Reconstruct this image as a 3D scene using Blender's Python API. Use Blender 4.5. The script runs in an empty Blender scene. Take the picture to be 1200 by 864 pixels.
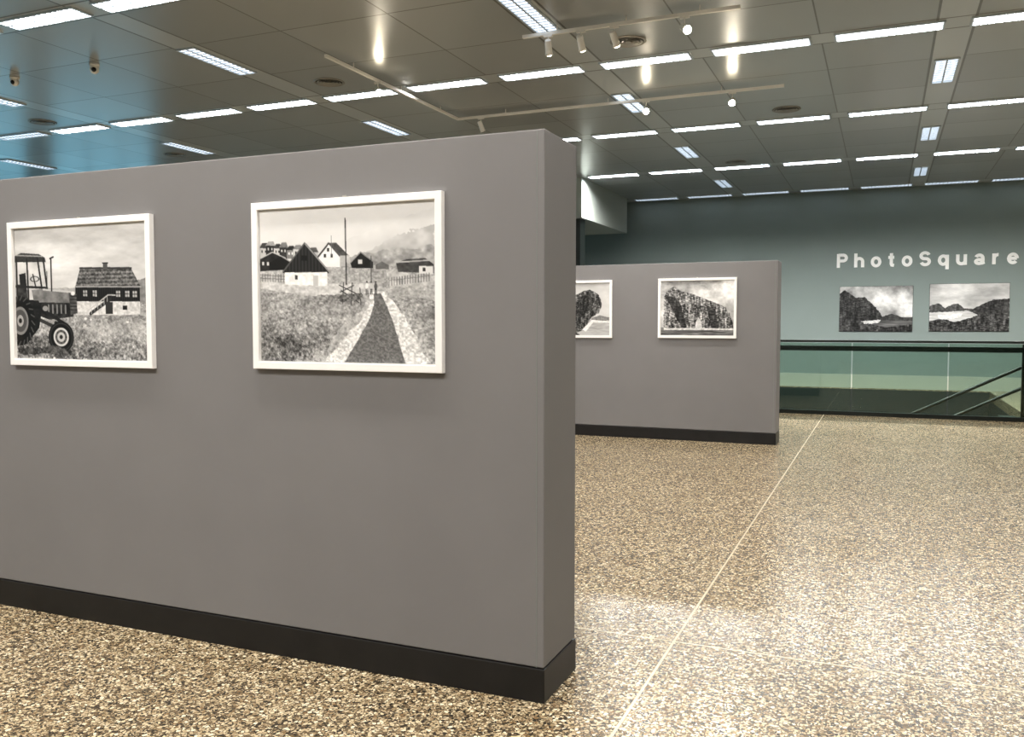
import bpy, bmesh, math, random
import numpy as np
from mathutils import Vector, Matrix
random.seed(3); np.random.seed(3)
sc=bpy.context.scene
sc.view_settings.view_transform='Standard'
H=4.9

def lin(c):
    return tuple(((v/255)/12.92 if v/255<=0.04045 else ((v/255+0.055)/1.055)**2.4) for v in c)+(1,)

# ---------------------------------------------------------------- materials
def newmat(name):
    m=bpy.data.materials.new(name); m.use_nodes=True
    nt=m.node_tree; b=nt.nodes['Principled BSDF']
    return m,nt,b
def mat(name,col,rough=0.6,metal=0.0,noise=0.05,nscale=30,bump=0.0,emit=None,estr=0,spec=0.5):
    m,nt,b=newmat(name); N=nt.nodes; L=nt.links
    c=lin(col)
    tc=N.new('ShaderNodeTexCoord'); no=N.new('ShaderNodeTexNoise'); no.inputs['Scale'].default_value=nscale; no.inputs['Detail'].default_value=4
    L.new(tc.outputs['Object'],no.inputs['Vector'])
    r=N.new('ShaderNodeValToRGB')
    r.color_ramp.elements[0].position=0.3; r.color_ramp.elements[1].position=0.7
    r.color_ramp.elements[0].color=tuple(v*(1-noise) for v in c[:3])+(1,)
    r.color_ramp.elements[1].color=tuple(min(1,v*(1+noise)) for v in c[:3])+(1,)
    L.new(no.outputs['Fac'],r.inputs['Fac']); L.new(r.outputs['Color'],b.inputs['Base Color'])
    b.inputs['Roughness'].default_value=rough; b.inputs['Metallic'].default_value=metal
    b.inputs['Specular IOR Level'].default_value=spec
    if bump:
        bp=N.new('ShaderNodeBump'); bp.inputs['Strength'].default_value=bump; bp.inputs['Distance'].default_value=0.004
        L.new(no.outputs['Fac'],bp.inputs['Height']); L.new(bp.outputs['Normal'],b.inputs['Normal'])
    if emit:
        b.inputs['Emission Color'].default_value=lin(emit); b.inputs['Emission Strength'].default_value=estr
    return m

M_part=mat('partition_grey_paint',(117,115,115),0.62,noise=0.035,nscale=2.2,spec=0.3)
M_plinth=mat('black_plinth',(24,23,23),0.4,noise=0.2,nscale=8,spec=0.3)
M_back=mat('wall_green_grey_paint',(124,136,133),0.7,noise=0.03,nscale=1.0)
M_wall=mat('wall_grey_paint',(120,126,122),0.7,noise=0.03,nscale=1.0)
M_white=mat('white_lacquer',(240,238,233),0.35,noise=0.01)
M_frame=mat('white_frame_lacquer',(242,240,238),0.4,noise=0.01)
M_letter=mat('white_lettering',(254,254,252),0.5,noise=0.0)
M_dark=mat('dark_metal',(22,28,26),0.35,metal=0.4,noise=0.1)
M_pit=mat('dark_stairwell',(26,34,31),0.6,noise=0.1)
M_pale=mat('pale_skirting',(172,174,162),0.5,noise=0.03,nscale=3)
M_bulk=mat('pale_bulkhead',(160,167,161),0.6,noise=0.03,nscale=2)
M_steel=mat('vent_metal',(150,147,140),0.4,metal=0.3,noise=0.05)
M_vdark=mat('vent_shadow_gap',(40,39,37),0.7)
M_black=mat('black_gloss',(8,8,9),0.1)
M_brass=mat('brass_joint',(186,174,148),0.35,metal=0.1,noise=0.1)
M_lamp=mat('spot_lens_glow',(255,240,210),0.3,emit=(255,238,205),estr=120)
M_lens=mat('spot_lens_off',(60,60,58),0.2)
M_tube=mat('fluorescent_diffuser',(240,245,250),0.4,emit=(236,244,255),estr=1.9)
M_louv=mat('aluminium_louvre',(190,200,208),0.3,metal=0.3,noise=0.03)
M_win=mat('daylight_window_pane',(120,180,200),0.2,emit=(112,172,196),estr=2.2)
M_tube.cycles.emission_sampling='NONE'

def terrazzo():
    m,nt,b=newmat('terrazzo_floor'); N=nt.nodes; L=nt.links
    tc=N.new('ShaderNodeTexCoord')
    def vor(scale,rand=1.0,feat='F1'):
        v=N.new('ShaderNodeTexVoronoi'); v.inputs['Scale'].default_value=scale; v.feature=feat
        v.inputs['Randomness'].default_value=rand
        L.new(tc.outputs['Object'],v.inputs['Vector']); return v
    v1=vor(64); e1=vor(64,feat='DISTANCE_TO_EDGE'); v2=vor(150)
    sx=N.new('ShaderNodeSeparateColor'); L.new(v1.outputs['Color'],sx.inputs['Color'])
    r=N.new('ShaderNodeValToRGB'); r.color_ramp.interpolation='CONSTANT'
    els=[(0,(52,44,34)),(0.16,(96,81,61)),(0.31,(142,122,93)),(0.48,(174,156,125)),(0.66,(204,188,156)),(0.84,(230,217,190)),(0.95,(120,96,66))]
    cr=r.color_ramp
    cr.elements[0].color=lin(els[0][1]); cr.elements[1].position=els[1][0]; cr.elements[1].color=lin(els[1][1])
    for p,c in els[2:]:
        e=cr.elements.new(p); e.color=lin(c)
    L.new(sx.outputs['Red'],r.inputs['Fac'])
    s2=N.new('ShaderNodeSeparateColor'); L.new(v2.outputs['Color'],s2.inputs['Color'])
    r2=N.new('ShaderNodeValToRGB'); r2.color_ramp.interpolation='CONSTANT'
    r2.color_ramp.elements[0].color=lin((50,42,32)); r2.color_ramp.elements[1].position=0.42; r2.color_ramp.elements[1].color=lin((106,90,66))
    e=r2.color_ramp.elements.new(0.78); e.color=lin((186,170,140))
    L.new(s2.outputs['Red'],r2.inputs['Fac'])
    cmp=N.new('ShaderNodeMath'); cmp.operation='GREATER_THAN'; cmp.inputs[1].default_value=0.11
    L.new(e1.outputs['Distance'],cmp.inputs[0])
    mx=N.new('ShaderNodeMix'); mx.data_type='RGBA'
    L.new(cmp.outputs[0],mx.inputs['Factor']); L.new(r2.outputs['Color'],mx.inputs['A']); L.new(r.outputs['Color'],mx.inputs['B'])
    L.new(mx.outputs['Result'],b.inputs['Base Color'])
    no=N.new('ShaderNodeTexNoise'); no.inputs['Scale'].default_value=1.3; no.inputs['Detail'].default_value=5
    L.new(tc.outputs['Object'],no.inputs['Vector'])
    mr=N.new('ShaderNodeMapRange'); mr.inputs['To Min'].default_value=0.16; mr.inputs['To Max'].default_value=0.30
    L.new(no.outputs['Fac'],mr.inputs['Value']); L.new(mr.outputs['Result'],b.inputs['Roughness'])
    return m
M_floor=terrazzo()

def ceilmat():
    m,nt,b=newmat('ceiling_metal_panels'); N=nt.nodes; L=nt.links
    tc=N.new('ShaderNodeTexCoord'); sp=N.new('ShaderNodeSeparateXYZ'); L.new(tc.outputs['Object'],sp.inputs[0])
    def mth(op,a,bb=None,c=None):
        n=N.new('ShaderNodeMath'); n.operation=op
        for i,v in enumerate((a,bb,c)):
            if v is None: continue
            if isinstance(v,(int,float)): n.inputs[i].default_value=v
            else: L.new(v,n.inputs[i])
        return n.outputs[0]
    def dist(coord,off,period):
        a=mth('SUBTRACT',coord,off); a=mth('DIVIDE',a,period); a=mth('ADD',a,0.5); a=mth('FRACT',a); a=mth('SUBTRACT',a,0.5); a=mth('ABSOLUTE',a); return mth('MULTIPLY',a,period)
    X=sp.outputs['X']; Y=sp.outputs['Y']
    bx=dist(X,0.66,4.2); by=dist(Y,10.87,4.03)
    band=mth('MAXIMUM',mth('LESS_THAN',bx,0.19),mth('LESS_THAN',by,0.19))
    edge=mth('MAXIMUM',mth('LESS_THAN',mth('ABSOLUTE',mth('SUBTRACT',bx,0.19)),0.014),mth('LESS_THAN',mth('ABSOLUTE',mth('SUBTRACT',by,0.19)),0.014))
    seam=mth('MAXIMUM',mth('LESS_THAN',dist(X,0.66,1.4),0.009),mth('LESS_THAN',dist(Y,10.87,1.3433),0.009))
    seam=mth('MULTIPLY',seam,mth('SUBTRACT',1.0,band))
    line=mth('MAXIMUM',edge,seam)
    wn=N.new('ShaderNodeTexWhiteNoise'); wn.noise_dimensions='2D'
    cb=N.new('ShaderNodeCombineXYZ')
    L.new(mth('FLOOR',mth('DIVIDE',mth('SUBTRACT',X,0.66),1.4)),cb.inputs[0]); L.new(mth('FLOOR',mth('DIVIDE',mth('SUBTRACT',Y,10.87),1.3433)),cb.inputs[1])
    L.new(cb.outputs[0],wn.inputs['Vector'])
    r=N.new('ShaderNodeValToRGB'); r.color_ramp.elements[0].color=lin((166,170,172)); r.color_ramp.elements[1].color=lin((182,186,188))
    L.new(wn.outputs['Value'],r.inputs['Fac'])
    m1=N.new('ShaderNodeMix'); m1.data_type='RGBA'; L.new(band,m1.inputs['Factor']); L.new(r.outputs['Color'],m1.inputs['A']); m1.inputs['B'].default_value=lin((198,202,204))
    m2=N.new('ShaderNodeMix'); m2.data_type='RGBA'; L.new(line,m2.inputs['Factor']); L.new(m1.outputs['Result'],m2.inputs['A']); m2.inputs['B'].default_value=lin((112,112,110))
    L.new(m2.outputs['Result'],b.inputs['Base Color'])
    b.inputs['Metallic'].default_value=0.3; b.inputs['Roughness'].default_value=0.28
    return m
M_ceil=ceilmat()

def glassmat():
    m=bpy.data.materials.new('green_tinted_glass'); m.use_nodes=True; nt=m.node_tree; N=nt.nodes; L=nt.links
    N.clear(); o=N.new('ShaderNodeOutputMaterial'); t=N.new('ShaderNodeBsdfTransparent'); t.inputs[0].default_value=(0.66,0.76,0.71,1)
    g=N.new('ShaderNodeBsdfGlossy'); g.inputs['Roughness'].default_value=0.03; g.inputs[0].default_value=(0.9,1,0.95,1)
    f=N.new('ShaderNodeFresnel'); f.inputs['IOR'].default_value=1.5
    x=N.new('ShaderNodeMixShader'); L.new(f.outputs[0],x.inputs[0]); L.new(t.outputs[0],x.inputs[1]); L.new(g.outputs[0],x.inputs[2]); L.new(x.outputs[0],o.inputs[0])
    return m
M_glass=glassmat()
m,nt,b=newmat('monochrome_print'); M_print=m
at=nt.nodes.new('ShaderNodeVertexColor'); at.layer_name='Col'; nt.links.new(at.outputs['Color'],b.inputs['Base Color'])
b.inputs['Roughness'].default_value=0.45; b.inputs['Specular IOR Level'].default_value=0.25

# ---------------------------------------------------------------- mesh helpers
def add_box(bm,x0,x1,y0,y1,z0,z1,mi=0):
    vs=[bm.verts.new((x,y,z)) for x in (x0,x1) for y in (y0,y1) for z in (z0,z1)]
    for q in ((0,1,3,2),(4,6,7,5),(0,4,5,1),(2,3,7,6),(0,2,6,4),(1,5,7,3)):
        f=bm.faces.new([vs[i] for i in q]); f.material_index=mi
def finish(bm,name,mats,parent=None,loc=(0,0,0),bevel=0,smooth=False):
    bmesh.ops.recalc_face_normals(bm,faces=bm.faces)
    me=bpy.data.meshes.new(name); bm.to_mesh(me); bm.free()
    for mm in (mats if isinstance(mats,(list,tuple)) else [mats]): me.materials.append(mm)
    if smooth:
        for p in me.polygons: p.use_smooth=True
    ob=bpy.data.objects.new(name,me); sc.collection.objects.link(ob); ob.location=loc
    if parent: ob.parent=parent
    if bevel:
        bv=ob.modifiers.new('bevel','BEVEL'); bv.width=bevel; bv.segments=2; bv.limit_method='ANGLE'
    return ob
def boxes(name,lst,mats,parent=None,loc=(0,0,0),bevel=0):
    bm=bmesh.new()
    for bx in lst: add_box(bm,*bx)
    return finish(bm,name,mats,parent,loc,bevel)
def empty(name,loc=(0,0,0)):
    e=bpy.data.objects.new(name,None); e.empty_display_size=0.1; e.location=loc; sc.collection.objects.link(e); return e
def lathe(bm,prof,seg=32,M=None,mi=0,smooth=True):
    rings=[]
    for r,z in prof:
        ring=[]
        for i in range(seg):
            a=2*math.pi*i/seg; co=Vector((r*math.cos(a),r*math.sin(a),z))
            ring.append(bm.verts.new(M@co if M else co))
        rings.append(ring)
    for k in range(len(rings)-1):
        for i in range(seg):
            f=bm.faces.new((rings[k][i],rings[k][(i+1)%seg],rings[k+1][(i+1)%seg],rings[k+1][i])); f.material_index=mi; f.smooth=smooth
    f=bm.faces.new(rings[0]); f.material_index=mi
    f=bm.faces.new(rings[-1]); f.material_index=mi

# ---------------------------------------------------------------- room shell
YB=23.3; XL=-22.0; XR=8.0; YF=-7.0
WX0=-8.0; WX1=2.3; WY0=16.4; WY1=23.1
boxes('floor',[(XL,XR,YF,WY0,-0.2,0),(XL,WX0,WY0,YB,-0.2,0),(WX1,XR,WY0,YB,-0.2,0),(WX0,WX1,WY1,YB,-0.2,0)],M_floor)
boxes('ceiling',[(XL,XR,YF,YB,H,H+0.15)],M_ceil)
boxes('wall_back',[(XL-0.2,XR+0.2,YB,YB+0.2,-3.2,H+0.15)],M_back)
boxes('wall_right',[(XR,XR+0.2,YF,YB,-0.2,H+0.15)],M_wall)
boxes('wall_front',[(XL-0.2,XR+0.2,YF-0.2,YF,-0.2,H+0.15)],M_wall)
wy=[(-5+i*4.6,-5+i*4.6+3.9) for i in range(6)]
lst=[(XL-0.2,XL,YF,YB,-0.2,0.5),(XL-0.2,XL,YF,YB,4.3,H+0.15)]
prev=YF
for a,bb in wy: lst.append((XL-0.2,XL,prev,a,0.5,4.3)); prev=bb
lst.append((XL-0.2,XL,prev,YB,0.5,4.3))
boxes('wall_left',lst,M_wall)
for i,(a,bb) in enumerate(wy):
    e=empty('window_%d'%(i+1),(XL-0.1,(a+bb)/2,2.4)); hw=(bb-a)/2
    boxes('pane',[(-0.02,0.0,-hw,hw,-1.9,1.9)],M_win,e)
    boxes('mullions',[(-0.03,0.05,k*hw-0.03,k*hw+0.03,-1.9,1.9) for k in (-0.97,-0.33,0.33,0.97)]+[(-0.03,0.05,-hw,hw,z-0.03,z+0.03) for z in (-1.87,0.6,1.87)],M_dark,e)
boxes('baseboard_back',[(WX0,XR,YB-0.03,YB,0.0,0.33)],M_pale)
boxes('trim_1',[(-0.946,-0.934,YF,16.1,-0.001,0.0012)],M_brass)
boxes('trim_2',[(XL,XR,4.2745,4.2825,-0.001,0.0010)],M_brass)
boxes('ceiling_bulkhead',[(-9.5,-6.33,18.83,22.6,3.99,H)],M_bulk)
boxes('dark_column',[(-9.4,-6.42,19.0,19.35,0,3.99)],M_dark)
# stairwell
st=empty('staircase',(2.3,17.9,0))
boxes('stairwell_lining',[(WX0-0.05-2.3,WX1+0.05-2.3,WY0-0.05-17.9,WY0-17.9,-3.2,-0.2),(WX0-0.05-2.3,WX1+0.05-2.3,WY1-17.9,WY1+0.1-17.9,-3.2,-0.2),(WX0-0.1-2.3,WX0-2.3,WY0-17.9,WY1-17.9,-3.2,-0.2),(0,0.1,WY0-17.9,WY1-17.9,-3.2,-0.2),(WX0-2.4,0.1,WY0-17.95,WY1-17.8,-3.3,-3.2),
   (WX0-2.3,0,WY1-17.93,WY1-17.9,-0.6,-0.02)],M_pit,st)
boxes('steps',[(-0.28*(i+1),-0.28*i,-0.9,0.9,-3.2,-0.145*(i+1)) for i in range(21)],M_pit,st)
def rod(bm,p,q,r,seg=12,mi=0):
    p=Vector(p);q=Vector(q);d=q-p
    Mx=Matrix.Translation(p)@d.to_track_quat('Z','Y').to_matrix().to_4x4()
    lathe(bm,[(r,0),(r,d.length)],seg,Mx,mi)
bm=bmesh.new()
for dy in (-0.9,):
    for dz in (0.92,0.56):
        rod(bm,(0.6,dy,dz),(0.0,dy,dz),0.03); rod(bm,(0,dy,dz),(-5.8,dy,dz-5.8*0.515),0.03)
    rod(bm,(0.6,dy,0),(0.6,dy,0.92),0.02)
    for k in (2,4): rod(bm,(-0.05-k*1.1,dy,-0.145-(k*1.1)*0.515),(-0.05-k*1.1,dy,0.9-(k*1.1)*0.515),0.02)
finish(bm,'stair_handrails',M_dark,st)
ba=empty('glass_balustrade',(0,16.2,0))
gl=[];x=-8.0
while x<6.4:
    gl.append((x+0.01,x+1.49,-0.008,0.008,0.06,1.26)); x+=1.5
boxes('glass_panels',gl,M_glass,ba)
boxes('base_channel',[(-8,7,-0.05,0.05,0.0,0.07)],M_dark,ba)
boxes('top_handrail',[(-8,7,-0.035,0.035,1.27,1.31),(-8,7,0.02,0.09,1.12,1.21)],M_dark,ba,bevel=0.006)
boxes('posts',[(x0-0.025,x0+0.025,0.02,0.07,0,1.26) for x0 in (-6.5,2.1,6.6)],M_dark,ba)

# ---------------------------------------------------------------- partitions
def partition(x0,x1,y0,y1,h,ph):
    e=empty('partition_wall',((x0+x1)/2,(y0+y1)/2,0)); hx=(x1-x0)/2; hy=(y1-y0)/2
    boxes('panel',[(-hx,hx,-hy,hy,ph,h)],M_part,e,bevel=0.006)
    boxes('plinth',[(-hx-0.004,hx+0.004,-hy-0.004,hy+0.004,0,ph-0.004)],M_plinth,e,bevel=0.003)
    boxes('edge_joint',[(hx-0.035,hx-0.032,-hy-0.0012,-hy+0.01,ph,h-0.01)],M_wall,e)
    return e
partition(-7.2,-1.285,3.35,3.75,2.393,0.15)
partition(-6.9,-1.28,11.81,12.21,2.42,0.155)

# ---------------------------------------------------------------- print artwork (painted per-vertex)
def vnoise(h,w,cy,cx,seed):
    rs=np.random.RandomState(seed); g=rs.rand(cy+2,cx+2)
    yy=np.linspace(0,cy,h); xx=np.linspace(0,cx,w)
    yi=yy.astype(int); xi=xx.astype(int); fy=(yy-yi)[:,None]; fx=(xx-xi)[None,:]
    fy=fy*fy*(3-2*fy); fx=fx*fx*(3-2*fx)
    a=g[np.ix_(yi,xi)];b_=g[np.ix_(yi,xi+1)];c=g[np.ix_(yi+1,xi)];d=g[np.ix_(yi+1,xi+1)]
    return (a*(1-fx)+b_*fx)*(1-fy)+(c*(1-fx)+d*fx)*fy
def fbm(h,w,cy,cx,seed,octv=5,gain=0.55):
    o=np.zeros((h,w));A=1;t=0
    for k in range(octv):
        if cy*2**k>h or cx*2**k>w: break
        o+=A*vnoise(h,w,cy*2**k,cx*2**k,seed+k*17);t+=A;A*=gain
    return o/t
class Art:
    def __init__(s,W,Hh,x0,x1,tl,tr,bl,br):
        s.W=W;s.H=Hh;s.a=np.full((Hh,W),0.8)
        s.x0=x0;s.x1=x1;s.tl=tl;s.tr=tr;s.bl=bl;s.br=br
        s.U,s.V=np.meshgrid((np.arange(W)+.5)/W,(np.arange(Hh)+.5)/Hh)
    def uv(s,p):
        u=(p[0]-s.x0)/(s.x1-s.x0); t=s.tl+(s.tr-s.tl)*u; bt=s.bl+(s.br-s.bl)*u
        return u,(p[1]-t)/(bt-t)
    def mask(s,pts,rough=0,seed=0):
        P=[s.uv(p) for p in pts]; inside=np.zeros((s.H,s.W),bool); n=len(P)
        U=s.U;V=s.V
        if rough:
            U=U+rough*(fbm(s.H,s.W,30,30,seed+91,3)-.5); V=V+rough*(fbm(s.H,s.W,30,30,seed+57,3)-.5)
        for i in range(n):
            xa,ya=P[i];xb,yb=P[(i+1)%n]
            if ya==yb: continue
            c=((ya>V)!=(yb>V))&(U<(xb-xa)*(V-ya)/(yb-ya)+xa); inside^=c
        return inside
    def poly(s,pts,val,tex=0,cell=40,seed=1,rough=0):
        m=s.mask(pts,rough,seed); v=val
        if tex: v=val+tex*(fbm(s.H,s.W,cell,cell,seed,3)-0.5)*2.6
        s.a=np.where(m,v,s.a)
    def grass(s,pts,val,tex,seed,rough=0.03):
        m=s.mask(pts,rough,seed)
        n1=fbm(s.H,s.W,120,100,seed,2)-.5; n2=fbm(s.H,s.W,60,75,seed+3,3,.8)-.5; n3=fbm(s.H,s.W,7,6,seed+9,4,.7)-.5
        k=np.clip((s.V-.35)/.65,0,1)
        s.a=np.where(m,val+tex*2.4*(n1*(1-k)*.8+n2*(k*.9+.3))+tex*1.5*n3,s.a)
    def line(s,p,q,wd,val):
        (xa,ya),(xb,yb)=s.uv(p),s.uv(q); asp=s.W/s.H
        dx=(xb-xa)*asp;dy=yb-ya;L2=dx*dx+dy*dy+1e-9
        px=(s.U-xa)*asp;py=s.V-ya; t=np.clip((px*dx+py*dy)/L2,0,1)
        d=np.hypot(px-t*dx,py-t*dy); k=wd/(s.x1-s.x0)*asp/2
        s.a=np.where(d<k,val,s.a)
    def disc(s,c,r,val,ry=None):
        u,v=s.uv(c); ru=r/(s.x1-s.x0); rv=(ry or r)/((s.bl-s.tl+s.br-s.tr)/2)
        s.a=np.where(((s.U-u)/ru)**2+((s.V-v)/rv)**2<1,val,s.a)
    def ring(s,c,r,w,val,ry=None):
        u,v=s.uv(c); ry=ry or r; hh=((s.bl-s.tl+s.br-s.tr)/2)
        d=np.hypot((s.U-u)*(s.x1-s.x0)/r,(s.V-v)*hh/ry)
        s.a=np.where(np.abs(d-1)<w/r/2,val,s.a)

def art_tractor():
    A=Art(640,480,22,174,270,259,420,420)
    n=fbm(480,640,7,3,5,6,.6); w=fbm(480,640,14,4,75,5,.6)
    A.a=0.88+0.35*(n-0.5)+0.16*(w-.5)-0.10*(1-A.V)
    A.poly([(150,336),(160,328),(174,322),(174,365),(150,365)],0.50,0.1,rough=.02)
    A.poly([(60,338),(92,336),(140,345),(140,370),(60,370)],0.66,0.08,rough=.02)
    A.grass([(22,350),(60,348),(95,352),(174,352),(174,421),(22,421)],0.62,0.30,7)
    A.grass([(22,398),(70,390),(110,402),(174,394),(174,421),(22,421)],0.46,0.36,9,.08)
    A.grass([(100,380),(150,372),(174,374),(174,388),(120,392)],0.68,0.22,19,.08)
    A.poly([(92,362),(174,358),(174,367),(120,371),(96,371)],0.62,0.22,50,4,rough=.05)
    m=A.mask([(94,335),(100,314),(157,313),(167,334)]); t=fbm(480,640,90,90,3,2)
    A.a=np.where(m,0.36+0.5*(t-.5)+.10*np.sin(A.V*480/2.2),A.a)
    A.line((100,313.5),(157,312.5),1.6,0.2)
    m=A.mask([(94,335),(166,334),(166,352),(94,353)]); A.a=np.where(m,0.10+0.05*np.sin(A.U*640/1.6),A.a)
    A.poly([(94,352),(166,351),(166,366),(94,368)],0.82,0.14,60,12)
    A.line((94,335),(167,334),1.1,0.62)
    for x in (103,114,140,150,158):
        A.poly([(x,339),(x+4.5,339),(x+4.5,346),(x,346)],0.70); A.line((x+2.2,339),(x+2.2,346),.6,.1); A.line((x,342.5),(x+4.5,342.5),.6,.1)
    A.line((111,366),(133,349),3.0,0.16); A.line((110,361),(131,344),1.0,0.75); A.line((131,344),(139,344),1.0,0.75)
    for k in range(6): A.line((112+k*3.6,360-k*2.8),(112+k*3.6,366-k*2.8),.6,.7)
    A.poly([(128,352),(136,352),(136,366),(128,366)],0.18); A.poly([(147,356),(152,356),(152,361),(147,361)],0.12)
    A.poly([(126,307),(131,307),(131,315),(126,315)],0.3); A.line((125.5,307),(131.5,307),1,0.15)
    A.poly([(23,304),(58,304),(61,352),(22,356)],0.80,0.10,12,5)
    A.poly([(22,301),(30,297),(52,298),(59,302),(60,307),(22,308)],0.22,0.05); A.line((24,300),(56,300.5),1.0,.6)
    A.poly([(24,334),(36,333),(37,352),(24,354)],0.2,0.1); A.poly([(27,322),(35,320),(36,338),(28,338)],0.13)
    A.line((44,322),(47,336),1.6,.2); A.ring((46,327),5,1.4,.15,3)
    for p,q in (((24,304),(24,352)),((37,304),(38,352)),((50,303),(56,350)),((57,304),(62,350)),((22,336),(61,337)),((22,353),(62,352))): A.line(p,q,2.0,0.13)
    A.poly([(42,340),(56,338),(92,341),(95,347),(95,356),(60,356),(44,352)],0.46,0.10,30,4)
    A.line((56,339),(92,341.5),1.6,.75)
    A.poly([(48,354),(93,354),(91,370),(62,374),(46,368)],0.14,0.12,50,8)
    for k in range(5): A.line((62+k*5,357),(62+k*5,366),1.6,.5)
    A.poly([(86,342),(95,343),(96,366),(88,368)],0.30,.1)
    for k in range(5): A.line((88,346+k*4),(95,346+k*4),.9,.08)
    A.disc((91,343),2.3,.9); A.disc((58,361),3.2,.55)
    A.line((66,304),(66,340),1.7,0.12); A.line((65,303),(69,301),1.5,.12); A.line((61,318),(61,338),1.0,0.25)
    A.line((60,366),(80,378),3,.12); A.line((70,378),(84,384),4,.15); A.line((50,374),(72,384),3.2,.2)
    A.poly([(36,352),(50,352),(54,362),(50,384),(40,396),(34,380)],0.10,.05)
    A.disc((27,376),18,0.06,30); A.disc((27,376),10,0.50,17); A.disc((27,376),8,0.3,13.5); A.disc((27,376),4,0.65,7); A.disc((27,376),2,.1,3)
    for k in range(20):
        a=k*math.pi/10; A.line((27+14*math.cos(a),376+24*math.sin(a)),(27+17.5*math.cos(a+.14),376+29*math.sin(a+.14)),1.2,0.30)
    A.disc((76,394),15,0.05,18.5); A.ring((76,394),13,1.0,.22,16); A.disc((76,394),9,0.80,11); A.disc((76,394),7,0.35,8.6); A.disc((76,394),4.5,0.75,5.6); A.disc((76,394),2,0.15,2.5)
    for k in range(8):
        a=k*math.pi/4; A.disc((76+5.8*math.cos(a),394+7.1*math.sin(a)),.8,.1)
    A.grass([(22,408),(60,404),(92,411),(92,416),(22,414)],0.25,0.25,2,.06)
    A.disc((105,372),1.5,.9); A.disc((111,373),1.3,.85); A.disc((152,375),1.5,.9,1.2)
    return A.a
def art_village():
    A=Art(640,480,306,511,249,236,424,424)
    n=fbm(480,640,4,3,15,6,.6); A.a=0.93+0.10*(n-0.5)-0.07*(1-A.V)
    A.poly([(306,296),(330,289),(370,285),(400,284),(425,277),(450,266),(480,255),(511,243),(511,330),(306,330)],0.84,0.05,8,6,.03)
    A.poly([(430,300),(455,282),(480,272),(511,262),(511,325),(420,325)],0.75,0.10,14,16,.05)
    A.poly([(400,303),(440,296),(480,291),(511,288),(511,325),(400,325)],0.64,0.18,30,8,.04)
    A.grass([(306,308),(511,312),(511,424),(306,424)],0.66,0.20,12)
    A.grass([(306,345),(370,342),(440,343),(430,360),(395,395),(360,424),(306,424)],0.60,0.28,14,.04)
    A.grass([(306,372),(340,364),(400,376),(385,405),(368,424),(306,424)],0.52,0.34,22,.10)
    A.grass([(306,400),(340,392),(380,404),(372,424),(306,424)],0.44,0.36,23,.14)
    A.grass([(455,345),(511,350),(511,424),(490,424)],0.56,0.30,16)
    A.poly([(306,330),(340,334),(440,332),(442,342),(370,347),(306,340)],0.78,0.14,50,5,.02)
    A.poly([(455,318),(511,322),(511,332),(460,336)],0.74,0.14,50,25,.04)
    def house(x0,x1,yr,ye,yb,roof,wall,win=.85):
        w=x1-x0
        A.poly([(x0-.8,ye+.3),(x0+w*.3,yr),(x1-w*.15,yr-.3),(x1+.8,ye+.3)],roof,0.08,60,int(x0)); A.poly([(x0,ye),(x1,ye),(x1,yb),(x0,yb)],wall,0.06)
        for k in (.2,.6): A.poly([(x0+w*k,ye+2.5),(x0+w*k+1.8,ye+2.5),(x0+w*k+1.8,ye+5.3),(x0+w*k,ye+5.3)],win)
    for x0,x1,yr,ye,yb,r,w,wi in ((306,317,286,292,304,0.25,0.78,.2),(314,325,284,289,301,0.6,0.16,.8),(324,333,287,292,303,0.22,0.8,.2),(331,341,285,291,304,.45,.2,.8),(340,350,289,294,304,0.15,0.5,.9),(348,359,288,293,306,.5,.8,.2),(366,378,291,296,306,.3,.7,.2)): house(x0,x1,yr,ye,yb,r,w,wi)
    A.poly([(306,305),(322,297),(338,303),(338,317),(306,319)],0.15,0.06); A.line((306,304.5),(322,296.5),1.1,.75); A.line((322,296.5),(338,303),1.1,.75)
    for x in (309,315,327,332): A.poly([(x,308),(x+2.4,308),(x+2.4,312),(x,312)],.8)
    A.poly([(318,309),(333,301),(347,309),(347,316),(318,317)],0.09); A.line((333,301),(347,309),1.0,.6)
    A.poly([(378,302),(391,286),(404,300),(404,313),(378,313)],0.92,.03); A.line((377,303),(391,285.5),1.8,.15); A.line((391,285.5),(405,301),1.8,.3)
    A.poly([(391,285.5),(400,285),(414,299),(405,301)],.28,.08,60)
    for x,y in ((385,298),(393,298),(389,291)): A.poly([(x,y),(x+2.6,y),(x+2.6,y+4),(x,y+4)],.15)
    A.poly([(404,300),(415,299),(417,312),(404,312)],0.7,.1)
    m=A.mask([(335,319),(361,286),(364,286),(391,317),(391,320),(335,321)]); A.a=np.where(m,.14+.05*np.sin(A.U*640/2),A.a)
    A.line((362,285.5),(391,318),1.6,.55); A.line((362,285.5),(335,319.5),1.5,.35)
    A.poly([(337,320),(389,319),(389,335),(337,334)],0.93,0.08,60,44)
    A.poly([(350,323),(353,323),(353,328),(350,328)],0.2); A.poly([(372,323),(378,323),(378,335),(372,335)],0.75)
    A.poly([(358,300),(365,300),(365,306),(358,306)],.06)
    A.poly([(416,308),(428,295.5),(442,306),(442,314),(418,314)],0.11,.04); A.line((416,308),(428,295.5),1.2,.6); A.line((428,295.5),(442,306),1.2,.5); A.poly([(425,304),(430,304),(430,309),(425,309)],0.8)
    A.poly([(468,308),(480,303),(500,302),(509,309),(509,319),(470,318)],0.25,.1); A.line((468,307),(509,304),1.2,.7)
    A.poly([(493,311),(508,311),(508,320),(493,320)],0.85); A.poly([(497,313),(500,313),(500,317),(497,317)],.2)
    A.poly([(445,310),(452,306),(460,310),(460,315),(445,315)],.4,.1)
    for i in range(10):
        x=306+i*3.3; A.line((x,322),(x,331),0.6,0.3)
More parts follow.
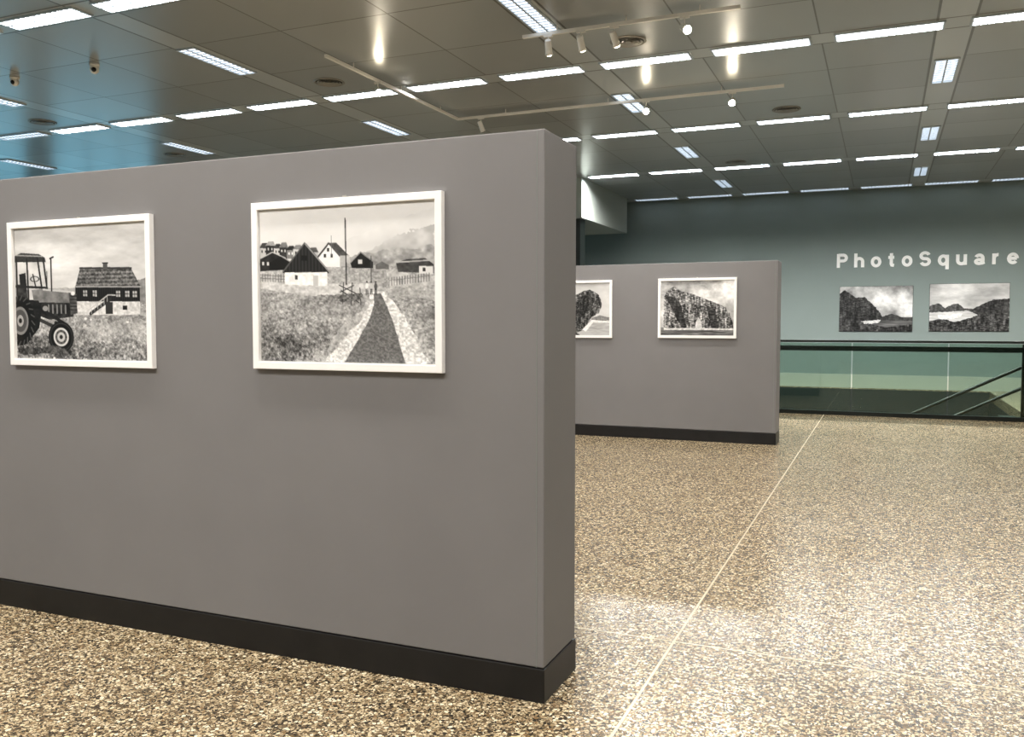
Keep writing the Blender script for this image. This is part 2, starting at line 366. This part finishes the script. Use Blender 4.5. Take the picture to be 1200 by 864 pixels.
    A.line((306,323),(337,324.5),0.6,0.35); A.line((306,327),(337,328),0.6,0.35)
    # verges then the narrow curving tarmac path
    A.poly([(438,342),(454,341),(464,352),(478,372),(492,394),(506,424),(384,424),(404,402),(426,376),(438,356)],0.86,0.24,90,31,.025)
    A.poly([(442,343),(451,342.5),(456,354),(463,372),(470,395),(478,424),(408,424),(424,398),(437,374),(443,356)],0.42,0.12,130,33,.008)
    A.poly([(470,350),(476,352),(500,390),(511,408),(511,424),(505,424),(488,388)],0.66,0.28,90,35,.04)
    A.line((410.5,257),(411.5,333),1.4,0.15); A.line((440,300),(440,330),0.9,0.25); A.line((394,277),(394,300),.7,.4)
    for p,q in (((403,334),(430,347)),((404,342),(420,334)),((402,349),(430,345)),((408,331),(407,355)),((418,331),(417,356)),((427,337),(428,356)),((405,340),(426,354))): A.line(p,q,1.0,0.2)
    A.poly([(404,345),(430,343),(431,349),(404,353)],0.38,.25,90,71,.03)
    for x,c in ((435,.9),(440,.75),(445,.3)):
        A.disc((x,335),1.8,c,4); A.disc((x,329.8),1.0,0.25,1.3); A.line((x-.7,338),(x-.9,344),.9,.12); A.line((x+.7,338),(x+.9,344),.9,.12)
    for i in range(16):
        t=i/15; A.line((460+t*44,334-6*t),(460+t*44,325-6*t),0.7,0.3)
    A.line((460,328),(504,322),.5,.4)
    return A.a
def rockmask(A,pts,val=0.22,tex=0.2,seed=3,cells=18):
    m=A.mask(pts,0.03,seed); n=fbm(A.H,A.W,cells//3,cells*2,seed,4,0.75); n2=fbm(A.H,A.W,cells*3,cells*2,seed+5,3)
    A.a=np.where(m,np.clip(val+tex*2.6*(n-0.5)+tex*2.2*(n2-0.5),0.02,1),A.a)
def sea(A,y,val,seed,amp=.4):
    pts=[(A.x0-1,y),(A.x1+1,y),(A.x1+1,999),(A.x0-1,999)]
    m=A.mask(pts); n=fbm(A.H,A.W,50,6,seed,3,.8); A.a=np.where(m,val+amp*(n-0.5),A.a)
def art_stack():
    A=Art(360,270,626,713,333,334,394,394)
    n=fbm(270,360,4,4,25); A.a=0.86+0.25*(n-0.5)-0.08*(1-A.V)
    sea(A,373,0.68,4,.3)
    rockmask(A,[(690,374),(700,371),(713,373),(713,377),(690,377)],0.48,0.1,9)
    rockmask(A,[(626,352),(650,347),(662,349),(672,346),(680,342),(688,341.5),(697,346),(702,353),(703,361),(698,369),(689,374),(684,382),(676,389),(668,392),(626,392)],0.27,0.34,8,30)
    rockmask(A,[(672,350),(684,347),(694,352),(690,362),(678,372),(672,374)],0.16,0.2,61,30)
    A.poly([(678,387),(690,376),(713,378),(713,379.5),(692,379),(682,390)],0.9,.1,60)
    rockmask(A,[(626,389),(668,390),(676,394),(626,394)],0.12,0.15,10)
    return A.a
def art_cliff():
    A=Art(360,270,775,859,333,330,394,394)
    n=fbm(270,360,4,4,35,6,.6); A.a=np.clip(0.66+1.1*(n-0.5)+.12*A.U,0.28,.97)
    sea(A,385,0.46,14)
    rockmask(A,[(779,387),(779,350),(783,343),(790,339),(800,344),(812,347),(826,352),(838,356),(850,362),(855,370),(858,378),(859,387)],0.40,0.42,18,24)
    rockmask(A,[(780,348),(792,352),(800,362),(806,386),(800,386),(790,368)],0.18,0.2,28)
    rockmask(A,[(828,360),(838,364),(842,386),(834,386)],0.15,0.2,38)
    A.poly([(815,387),(816,379),(819,373),(822,377),(824,387)],0.80,.1)
    A.poly([(779,385.5),(859,385.5),(859,387.5),(779,388)],0.8,.2,60)
    sea(A,388,0.34,21,.7)
    return A.a
def art_coast1():
    A=Art(420,265,984,1070,337,336,389,389)
    n=fbm(265,420,3,4,45,6,.6); A.a=0.60+1.1*(n-0.5)+0.40*np.exp(-((A.U-0.6)/.28)**2-((A.V-.3)/.3)**2)
    sea(A,372,0.34,24)
    rockmask(A,[(984,345),(990,341),(1004,350),(1014,349),(1026,360),(1034,370),(1034,377),(984,382)],0.18,0.18,28)
    rockmask(A,[(1032,372),(1046,368),(1060,373),(1070,372),(1070,376),(1032,376)],0.22,0.1,29)
    rockmask(A,[(984,382),(1010,378),(1040,384),(1070,380),(1070,390),(984,390)],0.19,0.2,27)
    A.poly([(1010,377),(1034,375),(1030,379),(1014,380)],.8,.15,50,rough=.04)
    A.a=np.clip(A.a,0.03,0.97); return A.a
def art_coast2():
    A=Art(460,265,1089,1183,333,332,388,388)
    n=fbm(265,460,5,3,55,6,.6); A.a=0.80+0.6*(n-0.5)
    sea(A,362,0.78,34)
    rockmask(A,[(1089,358),(1100,355),(1108,361),(1118,356),(1124,356),(1130,361),(1150,363),(1089,366)],0.28,0.14,38)
    rockmask(A,[(1136,364),(1150,357),(1165,351),(1183,350),(1183,368),(1150,370)],0.20,0.16,39)
    rockmask(A,[(1089,376),(1105,373),(1120,377),(1138,372),(1150,368),(1183,366),(1183,389),(1089,389)],0.22,0.26,40)
    A.poly([(1098,369),(1130,366),(1124,372),(1102,374)],0.9,0.1,rough=.04)
    A.a=np.clip(A.a,0.03,0.97); return A.a

def printmesh(name,art,w,h,parent,y):
    Hh,W=art.shape; a=np.clip(art,0.02,0.97)
    a=a[:Hh//2*2,:W//2*2].reshape(Hh//2,2,W//2,2).mean((1,3)); Hh,W=a.shape
    xs=np.linspace(-w/2,w/2,W); zs=np.linspace(h/2,-h/2,Hh)
    co=np.zeros((Hh*W,3)); XX,ZZ=np.meshgrid(xs,zs); co[:,0]=XX.ravel(); co[:,2]=ZZ.ravel(); co[:,1]=y
    i=np.arange(Hh*W).reshape(Hh,W); F=np.stack([i[:-1,:-1],i[1:,:-1],i[1:,1:],i[:-1,1:]],-1).reshape(-1,4)
    me=bpy.data.meshes.new(name); me.vertices.add(len(co)); me.vertices.foreach_set('co',co.ravel())
    me.loops.add(F.size); me.loops.foreach_set('vertex_index',F.ravel().astype(np.int32))
    me.polygons.add(len(F)); me.polygons.foreach_set('loop_start',np.arange(0,F.size,4,dtype=np.int32))
    try: me.polygons.foreach_set('loop_total',np.full(len(F),4,dtype=np.int32))
    except Exception: pass
    me.update(calc_edges=True); me.validate()
    g=a.ravel(); l=np.where(g<=0.04045,g/12.92,((g+0.055)/1.055)**2.4)
    ca=me.color_attributes.new('Col','FLOAT_COLOR','POINT'); c=np.ones((len(g),4)); c[:,0]=l;c[:,1]=l*0.985;c[:,2]=l*0.97
    ca.data.foreach_set('color',c.ravel())
    me.materials.append(M_print)
    ob=bpy.data.objects.new(name,me); sc.collection.objects.link(ob); ob.parent=parent; return ob
def framed(cx,cz,w,h,ywall,art,fw=0.034):
    e=empty('framed_photograph',(cx,ywall-0.001,cz)); d=0.028
    iw=w/2-fw; ih=h/2-fw
    bm=bmesh.new()
    prof=[(0,0.0),(0,-d),(0.002,-d-0.002),(fw-0.002,-d-0.002),(fw,-d),(fw,-0.012)]
    loops=[]
    for o,y in prof:
        x=w/2-o; z=h/2-o
        loops.append([bm.verts.new(p) for p in ((-x,y,-z),(x,y,-z),(x,y,z),(-x,y,z))])
    for k in range(len(loops)-1):
        for i in range(4): bm.faces.new((loops[k][i],loops[k][(i+1)%4],loops[k+1][(i+1)%4],loops[k+1][i]))
    finish(bm,'frame',M_frame,e)
    boxes('backing',[(-w/2+0.005,w/2-0.005,-0.011,-0.001,-h/2+0.005,h/2-0.005)],M_frame,e)
    printmesh('print',art,2*iw-0.008,2*ih-0.008,e,-0.014)
    boxes('hook',[(-0.010,0.010,-0.006,-0.001,h/2-0.005,h/2+0.012)],M_steel,e)
    return e
framed(-3.905,1.760,1.03,0.777,3.35,art_tractor())
framed(-2.250,1.775,1.012,0.780,3.35,art_village())
framed(-4.04,1.80,1.06,0.81,11.81,art_stack())
framed(-2.327,1.805,1.055,0.81,11.81,art_cliff())
def poster(cx,cz,w,h,art):
    e=empty('photo_poster',(cx,YB-0.006,cz)); boxes('board',[(-w/2,w/2,-0.012,0,-h/2,h/2)],M_black,e); printmesh('print',art,w-0.01,h-0.01,e,-0.014)
poster(-0.20,1.955,1.67,1.12,art_coast1())
poster(1.84,1.975,1.69,1.14,art_coast2())

# ---------------------------------------------------------------- wall lettering: bold grotesque glyphs built from strokes
def arc(cx,cy,rx,ry,a0,a1,n=20):
    return [(cx+rx*math.cos(math.radians(a0+(a1-a0)*i/n)),cy+ry*math.sin(math.radians(a0+(a1-a0)*i/n))) for i in range(n+1)]
G={'P':(.70,[([(.09,0),(.09,1)],0),([(.09,.91),(.40,.91)]+arc(.40,.70,.22,.21,90,-90)+[(.09,.49)],0)]),
'h':(.64,[([(.09,0),(.09,1)],0),([(.09,.36)]+arc(.32,.40,.23,.235,180,0)+[(.55,0)],0)]),
'o':(.66,[(arc(.33,.365,.24,.285,0,360,32)[:-1],1)]),
't':(.42,[([(.20,.95),(.20,.20),(.24,.11),(.38,.085)],0),([(.0,.655),(.39,.655)],0)]),
'S':(.70,[(arc(.34,.70,.25,.21,15,245,24)+arc(.36,.295,.25,.215,65,-165,24),0)]),
'q':(.66,[(arc(.32,.365,.235,.285,0,360,32)[:-1],1),([(.565,-.27),(.565,.73)],0)]),
'u':(.64,[([(.09,.73),(.09,.32)]+arc(.32,.32,.23,.235,180,360)+[(.55,.37)],0),([(.55,0),(.55,.73)],0)]),
'a':(.62,[(arc(.30,.45,.205,.195,160,0)+[(.51,.40),(.51,.14),(.56,.02)],0),(arc(.285,.205,.20,.13,0,360,24)[:-1],1)]),
'r':(.42,[([(.09,0),(.09,.73)],0),([(.09,.36)]+arc(.34,.38,.25,.265,180,85),0)]),
'e':(.66,[([(.10,.37),(.56,.37)],0),(arc(.33,.365,.24,.285,0,318,30),0)])}
bm=bmesh.new(); cap=0.345; txt='PhotoSquare'; tot=sum(G[c][0] for c in txt); gap=(3.95/cap-tot)/(len(txt)-1); cx=0; hs=0.108
for ch in txt:
    wch,str_=G[ch]
    for si,(pts,closed) in enumerate(str_):
        P=[Vector((p[0]+cx,p[1])) for p in pts]; n=len(P); Lf=[];Rt=[]
        for i in range(n):
            a=P[(i-1)%n] if (closed or i>0) else P[i]; c=P[(i+1)%n] if (closed or i<n-1) else P[i]
            d1=(P[i]-a); d2=(c-P[i]); 
            d1=d1.normalized() if d1.length>0 else d2.normalized(); d2=d2.normalized() if d2.length>0 else d1
            t=(d1+d2).normalized(); nrm=Vector((-t.y,t.x)); k=hs/max(0.6,nrm.dot(Vector((-d1.y,d1.x))))
            Lf.append(P[i]+nrm*k); Rt.append(P[i]-nrm*k)
        yf=-0.012-0.0004*si
        vf=[[bm.verts.new((q.x*cap,y,q.y*cap)) for q in Q] for Q in (Lf,Rt) for y in (yf,0)]
        rng=range(n if closed else n-1)
        for i in rng:
            j=(i+1)%n
            bm.faces.new((vf[0][i],vf[0][j],vf[2][j],vf[2][i])); bm.faces.new((vf[0][i],vf[0][j],vf[1][j],vf[1][i])); bm.faces.new((vf[2][i],vf[2][j],vf[3][j],vf[3][i]))
        if not closed:
            for i in (0,n-1): bm.faces.new((vf[0][i],vf[2][i],vf[3][i],vf[1][i]))
    cx+=wch+gap
finish(bm,'wall_lettering',M_letter,loc=(-1.11,YB-0.002,2.985))

# ---------------------------------------------------------------- ceiling lights
LW,LL=0.27,1.13
bm=bmesh.new()
for s in (-1,1):
    add_box(bm,-LL/2,LL/2,s*LW/2-0.012,s*LW/2+0.012,-0.02,0,0)
    add_box(bm,s*LL/2-0.012,s*LL/2+0.012,-LW/2,LW/2,-0.02,0,0)
add_box(bm,-LL/2,LL/2,-0.010,0.010,-0.018,-0.006,0)
for i in range(1,14):
    x=-LL/2+LL*i/14; add_box(bm,x-0.005,x+0.005,-LW/2,LW/2,-0.018,-0.006,0)
add_box(bm,-LL/2,LL/2,-LW/2,LW/2,-0.003,0,1)
fx=finish(bm,'recessed_ceiling_light',[M_louv,M_tube]); fix_me=fx.data; bpy.data.objects.remove(fx)
ld=bpy.data.lights.new('fluorescent_glow','AREA'); ld.shape='RECTANGLE'; ld.size=LL*0.95; ld.size_y=LW*0.85; ld.energy=90; ld.color=(1.0,0.95,0.87); ld.spread=math.radians(155)
ldh=ld.copy(); ldh.energy=45
ld3=ld.copy(); ld3.energy=245; ld3.color=(1,0.98,0.94); ld3.spread=math.radians(158)
def fixture(x,y,rot=0,l=None):
    o=bpy.data.objects.new('recessed_ceiling_light',fix_me); sc.collection.objects.link(o); o.location=(x,y,H); o.rotation_euler=(0,0,rot)
    if l:
        g=bpy.data.objects.new('tube_glow',l); sc.collection.objects.link(g); g.parent=o; g.location=(0,0,-0.0045)
rows=[10.87+4.03*k for k in (-4,-3,-2,-1,0,1,2)]
for j,y in enumerate(rows):
    for k in range(-3,13):
        x=-0.02-1.4*k
        if y<0 and (x>4 or x<-10): continue
        l=None
        if x>-14:
            if j==6: l=ld3 if x>-7 else ldh
            elif j>=3: l=ldh
            elif (k+j)%2==0: l=ld
        fixture(x,y,0,l)
for k in range(-3,13):
    x=-0.02-1.4*k
    if x>-6 or x<-10: fixture(x,22.93)
for x in (4.86,0.66,-3.55,-7.78,-12.1,-16.4):
    for y in (0.73,4.76,8.8,12.85,16.9,21.0):
        if x<-6 and x>-10 and y>18: continue
        fixture(x,y,math.pi/2)

# vents
for x,y in ((-2.82,10.07),(-7.05,10.14),(-1.45,14.18),(-12.76,10.28),(-12.82,13.24),(-2.86,18.37)):
    bm=bmesh.new()
    lathe(bm,[(0.21,0),(0.215,-0.010),(0.19,-0.016),(0.185,-0.002)],40,mi=0)
    lathe(bm,[(0.18,-0.001),(0.18,-0.003)],40,mi=1)
    for r in (0.155,0.115,0.075): lathe(bm,[(r-0.018,-0.003),(r,-0.014),(r+0.012,-0.016),(r-0.010,-0.003)],40,mi=0)
    lathe(bm,[(0.035,-0.002),(0.035,-0.018)],24,mi=0)
    finish(bm,'ceiling_air_diffuser',[M_steel,M_vdark],loc=(x,y,H))
for x,y,dx in ((-9.32,8.28,0.03),(-10.78,8.28,0.01)):
    e=empty('security_camera',(x,y,H))
    bm=bmesh.new(); lathe(bm,[(0.06,0),(0.062,-0.02),(0.056,-0.035),(0.036,-0.04)],32)
    lathe(bm,[(0.055*math.sin(a),-0.07-0.055*math.cos(a)) for a in np.linspace(0.05,math.pi-0.5,12)],32); finish(bm,'housing',M_white,e)
    bm=bmesh.new(); Mx=Matrix.Translation((dx,-0.036,-0.08)); lathe(bm,[(0.03*math.sin(a),-0.03*math.cos(a)) for a in np.linspace(0.05,math.pi-0.05,12)],24,Mx); finish(bm,'lens',M_black,e)

# track lights
ZT=H-0.08
def track(segs):
    e=empty('lighting_track',(segs[0][0],segs[0][1],ZT)); ox,oy=segs[0][0],segs[0][1]
    l=[]
    for xa,ya,xb,yb in segs:
        x0,x1=min(xa,xb),max(xa,xb);y0,y1=min(ya,yb),max(ya,yb)
        l.append((x0-0.018-ox,x1+0.018-ox,y0-0.018-oy,y1+0.018-oy,-0.018,0.018))
    boxes('rail',l,M_white,e)
    w=[]
    for xa,ya,xb,yb in segs:
        n=3
        for i in range(n):
            t=(i+0.5)/n; x=xa+(xb-xa)*t-ox; y=ya+(yb-ya)*t-oy; w.append((x-0.006,x+0.006,y-0.006,y+0.006,0.018,0.08))
    boxes('hangers',w,M_white,e)
track([(-3.79,9.23,-1.43,9.23)])
track([(-6.25,8.94,-6.25,12.47),(-6.25,12.47,-1.33,12.47)])
track([(-6.2,0.0,-0.6,0.0)])  # unseen track behind the camera, added to carry the partition fill spots
def spot(x,y,dirv,on,energy=70,size=70,col=(1,0.88,0.7)):
    e=empty('track_spotlight',(x,y,ZT-0.018))
    bm=bmesh.new(); add_box(bm,-0.05,0.05,-0.015,0.015,-0.02,0.0); rod(bm,(0,0,-0.02),(0,0,-0.08),0.007)
    d=Vector(dirv).normalized(); c=Vector((0,0,-0.12))
    q=d.to_track_quat('Z','Y').to_matrix().to_4x4(); Mx=Matrix.Translation(c-d*0.07)@q@Matrix.Scale(0.86,4)
    lathe(bm,[(0.036,0),(0.042,0.01),(0.046,0.16),(0.052,0.19),(0.046,0.19),(0.04,0.175)],24,Mx)
    finish(bm,'body',M_white,e)
    bm=bmesh.new(); lathe(bm,[(0.048,0.186),(0.048,0.192),(0.032,0.202)],24,Mx); finish(bm,'lens',M_lamp if on else M_lens,e)
    if on:
        sl=bpy.data.lights.new('spot_beam','SPOT'); sl.energy=energy; sl.spot_size=math.radians(size); sl.spot_blend=0.9; sl.color=col; sl.shadow_soft_size=0.04
        o=bpy.data.objects.new('beam',sl); sc.collection.objects.link(o); o.parent=e; o.location=c+d*0.12; o.rotation_euler=d.to_track_quat('-Z','Y').to_euler()
WC=(1,0.96,0.92)
for x in (-3.50,-3.12,-2.74): spot(x,9.23,((x+3.12)*1.5,2.5,-3.0),True,120,80,WC)
spot(-1.98,9.23,(0.5,-0.75,-0.5),True,110,90)
spot(-6.25,10.1,(0.7,-0.75,-0.5),True,90,80)
spot(-5.85,12.47,(0.2,0.6,-1),False)
spot(-3.22,12.47,(0.2,-0.85,-0.5),True,90,80); spot(-2.0,12.47,(0.1,-0.85,-0.5),True,110,90)
for x in (-5.9,-4.6,-3.3,-2.0,-0.8): spot(x,0.0,(0,3.3,-3.1),True,150,100,WC)  # added out of view to brighten the near partition and its frames

# ---------------------------------------------------------------- world & camera
w=bpy.data.worlds.new('world'); sc.world=w; w.use_nodes=True
w.node_tree.nodes['Background'].inputs[0].default_value=(0.5,0.7,0.8,1); w.node_tree.nodes['Background'].inputs[1].default_value=0.3
cd=bpy.data.cameras.new('camera'); cd.sensor_width=36; cd.sensor_fit='HORIZONTAL'; cd.lens=30.6; cd.clip_end=200
co=bpy.data.objects.new('camera',cd); sc.collection.objects.link(co); co.location=(0,0,1.6)
co.rotation_euler=(math.radians(90-2.97),0,math.radians(23.117))
sc.camera=co
